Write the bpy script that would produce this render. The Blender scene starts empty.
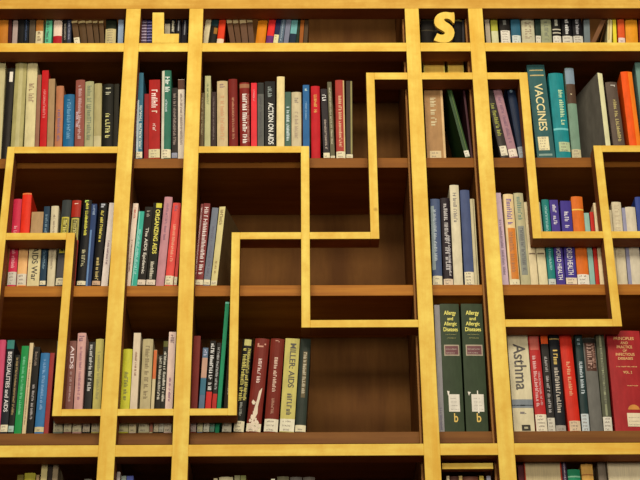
import bpy, bmesh, math, random
from mathutils import Vector, Matrix
random.seed(7)
scene = bpy.context.scene
C = scene.collection

# ------------------------------------------------------------------ camera
S = 0.8477                     # metres per survey unit
CAMZ, CAMD, F = 1.6, 4.07 * S, 1537.0
yaw, pit, roll = 0.01480147, 0.49764902, -0.00997054
fw = Vector((math.sin(yaw) * math.cos(pit), math.cos(yaw) * math.cos(pit), math.sin(pit)))
r0 = Vector((math.cos(yaw), -math.sin(yaw), 0))
u0 = r0.cross(fw)
rt = r0 * math.cos(roll) + u0 * math.sin(roll)
up = u0 * math.cos(roll) - r0 * math.sin(roll)
cam_data = bpy.data.cameras.new('camera')
cam = bpy.data.objects.new('camera', cam_data)
C.objects.link(cam)
cam_data.sensor_width = 36.0
cam_data.lens = F * 36.0 / 640.0
cam.matrix_world = Matrix(((rt.x, up.x, -fw.x, 0), (rt.y, up.y, -fw.y, -CAMD), (rt.z, up.z, -fw.z, CAMZ), (0, 0, 0, 1)))
scene.camera = cam

def at(px, py, Y):
    """point of the plane at depth Y that the survey picture shows at px, py -> (x, z)"""
    d = fw + rt * ((px - 320) / F) - up * ((py - 240) / F)
    t = (Y + CAMD) / d.y
    return d.x * t, CAMZ + d.z * t
def Z(v): return CAMZ + v * S
def X(v): return v * S

# ------------------------------------------------------------------ light
scene.view_settings.view_transform = 'Standard'
scene.view_settings.look = 'None'
scene.view_settings.gamma = 1
scene.view_settings.use_curve_mapping = False
scene.view_settings.exposure = 0.14
world = bpy.data.worlds.new('world'); scene.world = world
world.use_nodes = True
bg = world.node_tree.nodes['Background']
bg.inputs[0].default_value = (0.95, 0.95, 0.90, 1)
bg.inputs[1].default_value = 0.055
def area(name, loc, target, sx, sy, power, color=(1.0, 0.85, 0.63)):
    l = bpy.data.lights.new(name, 'AREA'); l.shape = 'RECTANGLE'
    l.size = sx; l.size_y = sy; l.energy = power; l.color = color
    o = bpy.data.objects.new(name, l); C.objects.link(o)
    o.location = loc
    o.rotation_euler = (Vector(target) - Vector(loc)).to_track_quat('-Z', 'Y').to_euler()
    return o
area('hall_light', (0.2, -7.5, 3.8), (0, 0, 3.5), 7.0, 1.6, 235)
area('ceiling_light', (0.0, -3.3, 5.3), (0.05, 0, 3.6), 2.2, 0.9, 100)

# ------------------------------------------------------------------ materials
ILL = (0.95, 0.84, 0.66)
def lin(c, boost=1.0):
    out = []
    for v, i in zip(c, ILL):
        v = v / 255.0
        l = v / 12.92 if v <= 0.04045 else ((v + 0.055) / 1.055) ** 2.4
        out.append(min(0.92, l / i * boost))
    return tuple(out)
cache = {}
def nodes_of(name):
    m = bpy.data.materials.new(name); m.use_nodes = True
    nt = m.node_tree
    return m, nt, nt.nodes['Principled BSDF']
def mix(nt, fac, a, b):
    n = nt.nodes.new('ShaderNodeMix'); n.data_type = 'RGBA'
    nt.links.new(fac, n.inputs[0])
    for v, i in ((a, 6), (b, 7)):
        if isinstance(v, tuple): n.inputs[i].default_value = (*v, 1)
        else: nt.links.new(v, n.inputs[i])
    return n.outputs[2]
def ramp(nt, src, p0, p1):
    n = nt.nodes.new('ShaderNodeMapRange'); nt.links.new(src, n.inputs[0])
    n.inputs[1].default_value = p0; n.inputs[2].default_value = p1
    return n.outputs[0]
def noise(nt, scale, stretch=(1, 1, 1), detail=4, rough=0.6):
    tc = nt.nodes.new('ShaderNodeTexCoord'); mp = nt.nodes.new('ShaderNodeMapping')
    mp.inputs['Scale'].default_value = stretch
    nt.links.new(tc.outputs['Object'], mp.inputs[0])
    n = nt.nodes.new('ShaderNodeTexNoise'); nt.links.new(mp.outputs[0], n.inputs['Vector'])
    n.inputs['Scale'].default_value = scale; n.inputs['Detail'].default_value = detail; n.inputs['Roughness'].default_value = rough
    return n.outputs['Fac']
def paint(c, rough=0.42, var=0.16):
    """cover cloth, card or laminated paper of one colour with light scuffing"""
    key = ('p', c, rough)
    if key in cache: return cache[key]
    m, nt, b = nodes_of('cover_%d_%d_%d' % c)
    base = tuple(min(.9, k * v ** 1.1) for v, k in zip(lin(c), (1.0, 0.99, 0.86)))
    lo = tuple(v * (1 - var) for v in base)
    hi = tuple(min(0.92, v * (1 + var) + 0.003) for v in base)
    f = ramp(nt, noise(nt, 60, (1, 1, 0.35)), 0.3, 0.7)
    col = mix(nt, f, lo, hi)
    nt.links.new(col, b.inputs['Base Color'])
    b.inputs['Roughness'].default_value = rough; b.inputs['Specular IOR Level'].default_value = 0.11
    cache[key] = m
    return m
def ink(c):
    key = ('i', c)
    if key in cache: return cache[key]
    m, nt, b = nodes_of('ink_%d_%d_%d' % c)
    b.inputs['Base Color'].default_value = (*lin(c), 1); b.inputs['Roughness'].default_value = 0.5
    cache[key] = m
    return m
def pages(c=(200, 180, 140)):
    key = ('g', c)
    if key in cache: return cache[key]
    m, nt, b = nodes_of('paper_%d_%d_%d' % c)
    base = lin(c)
    f = ramp(nt, noise(nt, 40, (22, 1, 0.4), 2), 0.3, 0.7)
    nt.links.new(mix(nt, f, tuple(v * 0.72 for v in base), base), b.inputs['Base Color'])
    b.inputs['Roughness'].default_value = 0.85
    cache[key] = m
    return m
def wood(name, c, c2, stretch, rough=0.4, scale=14, knots=False, contrast=(0.35, 0.68)):
    m, nt, b = nodes_of(name)
    f = ramp(nt, noise(nt, scale, stretch, 6, 0.65), *contrast)
    col = mix(nt, f, lin(c), lin(c2))
    big = ramp(nt, noise(nt, 13.0 if knots else 3.1, (1, 1, 1), 5, 0.7), 0.38, 0.66)
    dk = tuple(v * k for v, k in zip(lin(c2), (0.84, 0.76, 0.58) if knots else (0.86,) * 3))
    n = nt.nodes.new('ShaderNodeMath'); n.operation = 'MULTIPLY'; nt.links.new(big, n.inputs[0]); n.inputs[1].default_value = 0.6 if knots else 0.45
    col = mix(nt, n.outputs[0], col, dk)
    if knots:
        tc = nt.nodes.new('ShaderNodeTexCoord'); v = nt.nodes.new('ShaderNodeTexVoronoi')
        nt.links.new(tc.outputs['Object'], v.inputs['Vector']); v.inputs['Scale'].default_value = 4.5
        k = nt.nodes.new('ShaderNodeMapRange'); nt.links.new(v.outputs['Distance'], k.inputs[0])
        k.inputs[1].default_value = 0.012; k.inputs[2].default_value = 0.035; k.inputs[3].default_value = 0.55; k.inputs[4].default_value = 0.0
        col = mix(nt, k.outputs[0], col, lin((150, 95, 25)))
    nt.links.new(col, b.inputs['Base Color'])
    b.inputs['Roughness'].default_value = rough; b.inputs['Specular IOR Level'].default_value = 0.12
    bu = nt.nodes.new('ShaderNodeBump'); bu.inputs['Strength'].default_value = 0.08; bu.inputs['Distance'].default_value = 0.002
    nt.links.new(f, bu.inputs['Height']); nt.links.new(bu.outputs[0], b.inputs['Normal'])
    return m
Y_H = wood('yellow_varnish_horizontal', (246, 210, 94), (222, 168, 58), (0.12, 1, 1.6), 0.5, 16, True)
Y_V = wood('yellow_varnish_vertical', (246, 210, 96), (224, 173, 62), (1.6, 1, 0.12), 0.5, 16, True)
Y_TOP = wood('yellow_varnish_darker', (220, 176, 78), (196, 140, 48), (0.12, 1, 1.6), 0.5, 16, True)  # same varnish in a darker tone, for the top beam
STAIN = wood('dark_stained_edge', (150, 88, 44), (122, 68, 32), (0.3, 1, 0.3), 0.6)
def shelf_wood(n, a, b): return wood(n, a, b, (0.10, 1, 2.2), 0.5, 18)
SHELF_MID = shelf_wood('brown_shelf_wood', (152, 92, 26), (118, 66, 16))
SHELF_LIGHT = shelf_wood('light_brown_shelf_wood', (192, 124, 38), (150, 86, 22))
SHELF_DARK = shelf_wood('dark_brown_shelf_wood', (132, 84, 34), (106, 62, 24))
EDGE = wood('tan_edge_strip', (176, 122, 62), (144, 94, 42), (1.8, 1, 0.10), 0.6, 12)
CASE = wood('brown_case_wood', (122, 74, 28), (94, 52, 18), (1.8, 1, 0.10), 0.6, 12)
BACK = wood('brown_back_panel', (118, 76, 32), (88, 52, 20), (1.5, 1, 0.2), 0.7, 10)

# ------------------------------------------------------------------ mesh helpers
def link(name, bm, mats, parent=None, smooth=False):
    me = bpy.data.meshes.new(name); bm.to_mesh(me); bm.free()
    if not isinstance(mats, (list, tuple)): mats = [mats]
    for m in mats: me.materials.append(m)
    if smooth:
        for p in me.polygons: p.use_smooth = True
    o = bpy.data.objects.new(name, me); C.objects.link(o)
    if parent: o.parent = parent
    return o
def box(bm, x0, x1, y0, y1, z0, z1, bev=0.0, mi=0):
    r = bmesh.ops.create_cube(bm, size=1.0)
    for v in r['verts']:
        v.co = Vector((x0 + (v.co.x + .5) * (x1 - x0), y0 + (v.co.y + .5) * (y1 - y0), z0 + (v.co.z + .5) * (z1 - z0)))
    fs = set(f for v in r['verts'] for f in v.link_faces)
    if bev > 0:
        es = set(e for v in r['verts'] for e in v.link_edges)
        rr = bmesh.ops.bevel(bm, geom=list(es), offset=bev, segments=2, affect='EDGES', profile=0.5)
        fs |= set(rr['faces'])
    for f in fs:
        if f.is_valid: f.material_index = mi
    return bm
def thing(name, label, cat, loc=(0, 0, 0), group=None):
    o = bpy.data.objects.new(name, None); C.objects.link(o)
    o.empty_display_size = 0.05
    o.location = loc; o['label'] = label; o['category'] = cat
    if group: o['group'] = group
    return o

# ------------------------------------------------------------------ room
LD, SD = 0.058 * S, 0.30 * S            # lattice depth, shelf depth
YS = LD + 0.0008                         # front edge of the shelves
YB = YS + SD                             # front of the back panel
m, nt, b = nodes_of('hall_carpet')
nt.links.new(mix(nt, ramp(nt, noise(nt, 90), .3, .7), (0.10, 0.06, 0.035), (0.16, 0.10, 0.055)), b.inputs['Base Color']); b.inputs['Roughness'].default_value = 0.95
bm = bmesh.new(); box(bm, -6, 6, -9.5, YB + .16, -0.1, 0)
link('floor', bm, m)['kind'] = 'structure'
m2, nt, b = nodes_of('plaster')
nt.links.new(mix(nt, ramp(nt, noise(nt, 5), .3, .7), (0.62, 0.52, 0.38), (0.68, 0.58, 0.43)), b.inputs['Base Color']); b.inputs['Roughness'].default_value = 0.9
bm = bmesh.new(); box(bm, -6, 6, YB + .03, YB + .16, 0, 6.4)
link('wall_back', bm, m2)['kind'] = 'structure'

# ------------------------------------------------------------------ bookcases
SH = {'A': Z(2.980), 'B': Z(2.5372), 'C': Z(2.0889), 'D': Z(1.6176), 'E': Z(1.150)}
TH = 0.036 * S
BAYS = {'left': (X(-1.205), X(-0.560)), 'narrow L': (X(-0.527), X(-0.356)), 'middle': (X(-0.322), X(0.3405)),
        'narrow S': (X(0.384), X(0.5485)), 'right': (X(0.594), X(1.24))}
TOPZ = Z(3.300)
def bookcase(bay, label):
    x0, x1 = BAYS[bay]
    t = 0.0138
    root = thing('bookcase', label, 'bookcase', ((x0 + x1) / 2, YS + SD / 2, 0), 'brown wooden bookcase bays in a row')
    ox, oy = (x0 + x1) / 2, YS + SD / 2
    def part(n, a, b_, c, d, e, f_, m_, bev=0.0012):
        bm = bmesh.new(); box(bm, a - ox, b_ - ox, c - oy, d - oy, e, f_, bev)
        bm.normal_update()
        if n == 'side_panel':
            for f in bm.faces: f.material_index = 1 if f.normal.y < -.9 else 0
            m_ = [m_, EDGE]
        return link(n, bm, m_, root)
    part('side_panel', x0 - t, x0, YS, YB + .012, 0, TOPZ + .03, CASE)
    part('side_panel', x1, x1 + t, YS, YB + .012, 0, TOPZ + .03, CASE)
    part('back_panel', x0, x1, YB, YB + .012, 0, TOPZ, BACK, 0)
    part('top_panel', x0, x1, YS, YB + .012, TOPZ, TOPZ + .03, SHELF_MID)
    for k in 'ABCDE':
        part('shelf', x0, x1, YS, YB, SH[k] - TH, SH[k], {'C': SHELF_LIGHT, 'D': SHELF_DARK}.get(k, SHELF_MID))
    z = SH['E'] - 0.40
    while z > 0.3:
        part('shelf', x0, x1, YS, YB, z - TH, z, SHELF_MID); z -= 0.40
    part('plinth', x0, x1, YS + .02, YS + .04, 0, 0.10, CASE)
    if bay == 'narrow S':
        zz = at(450, 75, YS)[1]
        part('half_shelf', x0, x1, YS, YB, zz - 0.022, zz - .002, SHELF_MID)
    return root
bookcase('left', 'brown wooden bookcase bay at the far left of the lattice')
bookcase('narrow L', 'narrow brown bookcase bay holding the books below the letter L')
bookcase('middle', 'wide brown bookcase bay in the middle with empty right half')
bookcase('narrow S', 'narrow brown bookcase bay behind and below the letter S')
bookcase('right', 'brown wooden bookcase bay at the right, right of the letter S')

# ------------------------------------------------------------------ lattice
lat = thing('lattice_frame', 'yellow varnished wooden lattice of posts and stepped rails fronting the bookcases', 'lattice', (0, 0, 0))
def stick(name, x0, x1, z0, z1, y0=0.0, y1=LD, vertical=False, face=None):
    bm = bmesh.new(); box(bm, x0, x1, y0, y1, z0, z1, 0.0011)
    bm.normal_update()
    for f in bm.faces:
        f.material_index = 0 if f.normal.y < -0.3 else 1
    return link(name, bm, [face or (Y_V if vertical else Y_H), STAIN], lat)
POST = [(-1.27, -1.222), (-0.5667, -0.5194), (-0.3602, -0.3146), (0.3459, 0.3918), (0.5541, 0.6014), (1.25, 1.297)]
for a, b_ in POST:
    stick('post', X(a), X(b_), 0, Z(3.0764), vertical=True)
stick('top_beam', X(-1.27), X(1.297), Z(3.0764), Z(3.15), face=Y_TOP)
def spans(name, xa, xb, z0, z1, y0=0.0, y1=LD):
    """rail cut where the posts pass"""
    cur = xa
    for a, b_ in POST:
        a, b_ = X(a), X(b_)
        if b_ <= cur + .001 or a >= xb - .001: continue
        if a > cur + .002: stick(name, cur, a, z0, z1, y0, y1)
        cur = b_
    if xb > cur + .002: stick(name, cur, xb, z0, z1, y0, y1)
P0R, P5L = X(-1.222), X(1.25)
spans('cross_beam', P0R, P5L, Z(2.9045), Z(2.9386))
spans('cross_beam', P0R, P5L, Z(1.5237), Z(1.5586))
zr = {1: (2.795, 2.8217), 2: (2.521, 2.545), 3: (2.2150, 2.2390), 4: (1.9204, 1.9447), 5: (1.6463, 1.6676)}
zr = {k: (Z(a), Z(b_)) for k, (a, b_) in zr.items()}
def vx(pxl, pxr, py): return at(pxl, py, 0)[0], at(pxr, py, 0)[0]
V = {'a': vx(3.0, 10.6, 190), 'b': vx(66.0, 74.5, 240), 'c': vx(231.5, 240.0, 240), 'd': vx(301.0, 309.5, 200),
     'e': vx(368.5, 377.0, 160), 'f': vx(519.5, 528.0, 80), 'g': vx(593.8, 602.3, 150)}
def upright(k, ra, rb):      # between two rails, top of the upper to bottom of the lower
    stick('upright', V[k][0], V[k][1], zr[rb][0], zr[ra][1], vertical=True)
def rail(n, xa, xb): spans('rail', xa, xb, *zr[n])
e_ = 0.0
upright('a', 2, 4); rail(2, V['a'][1], X(-0.5667)); rail(4, P0R, V['a'][0])
rail(3, P0R, V['a'][0]); rail(3, V['a'][1], V['b'][0]); upright('b', 3, 5); rail(5, V['b'][1], V['c'][0])
upright('c', 3, 5); rail(3, V['c'][1], V['d'][0]); rail(3, V['d'][1], V['e'][0])
upright('d', 2, 4); rail(2, X(-0.3146), V['d'][0]); rail(4, V['d'][1], X(0.3459))
upright('e', 1, 3); rail(1, V['e'][1], V['f'][0]); upright('f', 1, 3)
rail(3, V['f'][1], V['g'][0]); rail(3, V['g'][1], P5L); upright('g', 2, 4); rail(2, V['g'][1], P5L)
rail(4, X(0.6014), V['g'][0])
stick('inner_rail', X(0.3985), X(0.5425), at(460, 469, .03)[1], at(460, 463, .03)[1], 0.03, LD)

# the two wooden letters on the upper cross beam
def letter(name, pts, label, bev=0.001):
    P = [at(x, y, 0.0006) for x, y in pts]
    zmin = min(p[1] for p in P); base = Z(2.9386) + .0006
    cx = sum(p[0] for p in P) / len(P)
    bm = bmesh.new()
    f0 = bm.faces.new([bm.verts.new((x - cx, 0, z - zmin)) for x, z in P])
    r = bmesh.ops.extrude_face_region(bm, geom=[f0])
    for v in r['geom']:
        if isinstance(v, bmesh.types.BMVert): v.co.y += 0.009
    bmesh.ops.recalc_face_normals(bm, faces=bm.faces)
    o = link(name, bm, [Y_V]); o.location = (cx, 0.0006, base)
    o['label'] = label; o['category'] = 'letter'
    return o
letter('letter', [(152.6, 12), (164, 12), (164, 33.2), (179, 33.2), (178.6, 42.3), (152.2, 42.3)],
       'yellow wooden capital letter L standing on the upper cross beam')
sp = [(432,95),(415,97),(395,96),(370,92),(348,93),(325,99),(300,112),(282,132),(274,155),(274,180),(284,203),(302,220),(330,237),(350,248),(360,258),(357,268),(345,274),(328,274),(312,270),(298,262),(284,290),(270,318),(300,330),(330,336),(362,337),(390,332),(415,314),(430,288),(436,258),(430,230),(415,207),(396,190),(375,176),(358,164),(352,153),(360,146),(378,145),(396,150),(412,163),(425,180),(435,180),(437,150),(436,120)]
letter('letter', [(400 + x / 8, y / 8) for x, y in sp][::-1], 'yellow wooden capital letter S standing on the upper cross beam')

# ------------------------------------------------------------------ books
CREAM = (226, 212, 180)
def seg_curve(w, bulge, n=6):
    return [(-w / 2 + w * i / n, bulge * (2 * i / n - 1) ** 2) for i in range(n + 1)]
def yon(x, w, bulge): return bulge * (2 * x / w) ** 2
def cover_mesh(w, h, d, t, bulge, hard):
    outer = [(-w / 2, d)] + seg_curve(w, bulge) + [(w / 2, d)]
    if hard:   # hinge groove behind the spine
        outer = [(-w / 2, d), (-w / 2, bulge + .010), (-w / 2 + .0008, bulge + .006)] + seg_curve(w, bulge) + [(w / 2 - .0008, bulge + .006), (w / 2, bulge + .010), (w / 2, d)]
    inner = []
    for x, y in outer:
        sx = max(-w / 2 + t, min(w / 2 - t, x)); sy = y if y > d - 1e-6 else y + t
        inner.append((sx, sy))
    bm = bmesh.new()
    L = []
    for z in (0, h):
        L.append(([bm.verts.new((x, y, z)) for x, y in outer], [bm.verts.new((x, y, z)) for x, y in inner]))
    n = len(outer)
    for i in range(n - 1):
        for ring in (0, 1):
            a, b2 = L[0][ring], L[1][ring]
            bm.faces.new((a[i], a[i + 1], b2[i + 1], b2[i]))
        for k in (0, 1):
            o, q = L[k]
            bm.faces.new((o[i], o[i + 1], q[i + 1], q[i]))
    for i in (0, n - 1):
        bm.faces.new((L[0][0][i], L[0][1][i], L[1][1][i], L[1][0][i]))
    bmesh.ops.recalc_face_normals(bm, faces=bm.faces)
    return bm
def patch(bm, w, bulge, x0, x1, z0, z1, off):
    n = 5
    cols = []
    for i in range(n + 1):
        x = x0 + (x1 - x0) * i / n
        y = yon(x, w, bulge) - off
        cols.append((bm.verts.new((x, y, z0)), bm.verts.new((x, y, z1))))
    for i in range(n):
        bm.faces.new((cols[i][0], cols[i + 1][0], cols[i + 1][1], cols[i][1]))
def strokes(quads, u0, u1, vh, rng):
    """pseudo lettering: rows of little bars between u0 and u1, cap height vh"""
    u = u0; th = vh * 0.2
    while u < u1 - vh * 0.4:
        if rng.random() < 0.14: u += vh * 0.45; continue
        lw = vh * rng.choice((0.35, 0.5, 0.6))
        k = rng.random()
        quads.append((u, u + th, 0, vh * rng.choice((1, 1, .72))))
        if k < 0.7: quads.append((u + th, u + lw, rng.choice((0, .42, .78)) * vh, 0))
        if k < 0.7: a, b2, c, _ = quads[-1]; quads[-1] = (a, b2, c, c + th)
        if k > 0.35: quads.append((u + lw - th, u + lw, 0, vh * .72))
        u += lw + vh * 0.2
def text_mesh(s):
    cu = bpy.data.curves.new('lettering', 'FONT'); cu.body = s; cu.align_x = 'LEFT'; cu.space_line = 0.85; cu.offset = 0.012
    ob = bpy.data.objects.new('lettering', cu); C.objects.link(ob)
    dg = bpy.context.evaluated_depsgraph_get(); dg.update()
    me = bpy.data.meshes.new_from_object(ob.evaluated_get(dg))
    C.objects.unlink(ob); bpy.data.objects.remove(ob)
    return me
def put_text(name, s, w, bulge, xc, zc, length, height, col, root, mode='down', off=0.0007):
    me = text_mesh(s)
    xs = [v.co.x for v in me.vertices]; ys = [v.co.y for v in me.vertices]
    a, b2, c, d = min(xs), max(xs), min(ys), max(ys)
    for v in me.vertices:
        u = ((v.co.x - a) / (b2 - a) - .5) * length
        q = ((v.co.y - c) / (d - c) - .5) * height
        if mode == 'down': x, z = xc + q, zc - u
        else: x, z = xc + u, zc + q
        v.co = (x, yon(x, w, bulge) - off, z)
    me.materials.append(ink(col))
    o = bpy.data.objects.new(name, me); C.objects.link(o); o.parent = root
    return o
def put_strokes(name, w, bulge, rows, col, root, mode, rng, off=0.0007):
    """rows: list of (u0,u1,v0,cap) ; mode down: u runs down the spine (z), v across (x)"""
    bm = bmesh.new()
    for (u0_, u1_, v0, cap) in rows:
        q = []; strokes(q, u0_, u1_, cap, rng)
        for (a, b2, c, d) in q:
            if mode == 'down': pts = [(v0 + c, -a), (v0 + d, -a), (v0 + d, -b2), (v0 + c, -b2)]
            else: pts = [(a, v0 + c), (b2, v0 + c), (b2, v0 + d), (a, v0 + d)]
            if abs(pts[0][0]) > w * .49 or abs(pts[2][0]) > w * .49: continue
            bm.faces.new([bm.verts.new((x, yon(x, w, bulge) - off, z)) for x, z in pts])
    if not bm.faces: bm.free(); return None
    return link(name, bm, ink(col), root)

YB_DEF = {'A': 43.0, 'B': 158.0, 'C': 285.0, 'D': 432.0, 'E': 480.0}
ROWN = {'A': 'top shelf', 'B': 'second shelf', 'C': 'third shelf', 'D': 'fourth shelf', 'E': 'lowest shelf'}
BAYN = {'left': 'left bay', 'narrow L': 'narrow bay under letter L', 'middle': 'middle bay', 'narrow S': 'narrow bay under letter S', 'right': 'right bay'}
seen_labels = set()
def plan(row, e):
    look, xb0, xb1, xt0, ytop, col = e[:6]; o = dict(e[6]) if len(e) > 6 else {}
    rng = random.Random(look + row)
    Y = YS + o.get('set', 0.002 + rng.random() * 0.003)
    yb = o.get('yb', YB_DEF[row]); zs = SH[row]
    a = at(xb0, yb, Y); b2 = at(xb1, yb, Y); c = at(xt0, ytop, Y)
    tan = (c[0] - a[0]) / max(.01, c[1] - a[1])
    if row == 'E' : tan = o.get('tan', 0.0)
    if abs(tan) < 0.008: tan = 0.0
    l0 = a[0] - tan * (a[1] - zs); r1 = b2[0] - tan * (b2[1] - zs)
    ang = math.atan(tan)
    H = (c[1] - zs) / math.cos(ang)
    return dict(look=look, l=l0, r=r1, tan=tan, H=H, Y=Y, col=col, o=o, row=row, rng=rng, px=(xb0 + xt0) / 2)
def resolve(P, x0, x1):
    for i, p in enumerate(P):
        p['l'] += 0.0002; p['r'] -= 0.0002
        lo = min(p['l'], p['l'] + p['tan'] * p['H']) - x0 - .0006
        if lo < 0:
            if p['r'] - p['l'] + lo > .006 or p['tan'] >= 0: p['l'] -= lo; p['r'] = max(p['r'], p['l'] + .006)
            else:
                p['l'] -= lo; p['r'] -= lo
        hi = max(p['r'], p['r'] + p['tan'] * p['H']) - x1 + .0006
        if hi > 0:
            p['r'] -= hi
            if p['r'] - p['l'] < .006: p['l'] = p['r'] - .006
        if i == 0: continue
        q = P[i - 1]
        zt = min(p['H'], q['H'])
        # the lower one must not cut the higher one anywhere along their shared height
        ov = max(q['r'] - p['l'], (q['r'] + q['tan'] * zt) - (p['l'] + p['tan'] * zt))
        if ov > 0:
            if p['tan'] != q['tan'] and abs(p['tan'] - q['tan']) < 0.05:
                tn = (p['tan'] + q['tan']) / 2
                # keep the mid-height positions
                for k in (p, q):
                    sh = (k['tan'] - tn) * k['H'] / 2; k['l'] += sh; k['r'] += sh; k['tan'] = tn
                ov = q['r'] - p['l']
            if ov > 0:
                h = ov / 2 + .0002
                wq, wp = q['r'] - q['l'], p['r'] - p['l']
                hq = min(h, max(0, wq - .006)); hp = min(2 * h - hq, max(0, wp - .006)); 
                q['r'] -= hq; p['l'] += hp
                rest = 2 * h - hq - hp
                if rest > 0: p['l'] += rest; p['r'] += rest
                if p['r'] + max(0, p['tan'] * p['H']) > x1 - .0006:
                    p['r'] = x1 - .0008 - max(0, p['tan'] * p['H']); p['l'] = min(p['l'], p['r'] - .0035)
                if ov > .008: print('OVERLAP', round(ov * 1000, 1), 'mm', q['look'], '|', p['look'])
def make_book(bay, p):
    o, rng, row = p['o'], p['rng'], p['row']
    ang = math.atan(p['tan']); w = max(.004, (p['r'] - p['l']) * math.cos(ang)); H = p['H']
    hard = o.get('hard', w > .018)
    bulge = o.get('bulge', (0.10 if hard else 0.03) * w)
    d = min(SD - .012, o.get('depth', min(.19, max(.13, H * .66))))
    look = p['look']
    label = look if o.get('full') else '%s, %s of %s' % (look, ROWN[row], BAYN[bay])
    nw = len(label.split())
    if nw > 16 or label in seen_labels: print('LABEL?', nw, label)
    seen_labels.add(label)
    zs = SH[row]
    cx = (p['l'] + p['r']) / 2
    lift = w / 2 * math.sin(abs(ang)) + .0003
    root = thing('book', label, 'book', (cx, p['Y'], zs + lift), 'books on the %s of the %s' % (ROWN[row], BAYN[bay]))
    rz = math.radians(o.get('rotz', 0))
    if o.get('fore'):      # fore-edge turned to the front
        root.rotation_euler = (0, 0, 0)
    root.rotation_euler = (0, ang, rz)
    t = .0026 if hard else .0009
    bm = cover_mesh(w, H, d, t, bulge, hard)
    cov = paint(p['col'], o.get('rough', 0.38 + rng.random() * .15))
    if o.get('fore'):
        for v in bm.verts: v.co.y = d - v.co.y; v.co.x = -v.co.x
        link('cover', bm, cov, root)
        bm = bmesh.new(); e = .003 if hard else .0004
        box(bm, -w / 2 + t + .0002, w / 2 - t - .0002, .003, d - bulge - t - .0004, e, H - e)
        link('page_block', bm, pages(o.get('page', (205, 185, 140))), root)
        return root
    link('cover', bm, cov, root)
    e = .003 if hard else .0003
    bm = bmesh.new(); box(bm, -w / 2 + t + .0002, w / 2 - t - .0002, bulge + t + .0004, d - (.004 if hard else .0003), e, H - e)
    link('page_block', bm, pages(), root)
    def zof(py):
        # height along the spine of what the picture shows at py
        z = at(p['px'], py, p['Y'])[1] - zs
        return max(0.001, min(H - .001, z / math.cos(ang)))
    for k in o.get('bands', ()):
        y0, y1, c = k[:3]; f0, f1 = (k[3], k[4]) if len(k) > 3 else (0, 1)
        bm = bmesh.new(); patch(bm, w, bulge, -w / 2 + f0 * w, -w / 2 + f1 * w, zof(y1), zof(y0), .0003)
        link('spine_band', bm, paint(c), root)
    if 'lab' in o:
        y0, y1 = o['lab'][:2]; lc = o['lab'][2] if len(o['lab']) > 2 else CREAM
        f0, f1 = (o['lab'][3], o['lab'][4]) if len(o['lab']) > 3 else (0, 1)
        z0, z1 = zof(y1), zof(y0)
        if z1 - z0 > .004:
            bm = bmesh.new(); patch(bm, w, bulge, -w / 2 + f0 * w, -w / 2 + f1 * w, z0, z1, .0005)
            lo = link('call_number_label', bm, paint(lc, .5), root)
            n = max(1, int((z1 - z0) / .0085)); cap = min(.0045, (z1 - z0) / n * .55)
            xa, xb = -w / 2 + (f0 + (f1 - f0) * .18) * w, -w / 2 + (f0 + (f1 - f0) * .82) * w
            rows = [(xa, xb - rng.random() * w * .2, z1 - (j + .8) * (z1 - z0) / n, cap) for j in range(n)]
            put_strokes('call_number', w, bulge, rows, (120, 105, 90), lo, 'flat', rng, .0008)
    for tdef in o.get('titles', ()):
        s, y0, y1, c = tdef[:4]; frac = tdef[4] if len(tdef) > 4 else .5; xc = (tdef[5] if len(tdef) > 5 else 0) * w
        z0, z1 = zof(y1), zof(y0)
        if z1 - z0 < .004: continue
        mode = tdef[6] if len(tdef) > 6 else 'down'
        if s is None:
            if mode == 'down':
                cap = frac * w
                put_strokes('title', w, bulge, [(-z1, -z0, xc - cap / 2, cap)], c, root, 'down', rng)
            else:
                n = tdef[7]; cap = (z1 - z0) / n * .6
                put_strokes('title', w, bulge, [(xc - frac * w / 2, xc + frac * w / 2 - rng.random() * w * .15, z1 - (j + .8) * (z1 - z0) / n, cap) for j in range(n)], c, root, 'flat', rng)
        elif mode == 'down':
            put_text('title', s, w, bulge, xc, (z0 + z1) / 2, z1 - z0, frac * w, c, root)
        else:
            put_text('title', s, w, bulge, xc, (z0 + z1) / 2, frac * w, z1 - z0, c, root, 'flat')
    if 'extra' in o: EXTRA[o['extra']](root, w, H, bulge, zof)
    return root

W, GO, YE, BK = (225, 215, 195), (205, 165, 80), (225, 205, 80), (28, 24, 20)
def T(y0, y1, c=W, frac=.45, x=0): return (None, y0, y1, c, frac, x)
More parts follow.
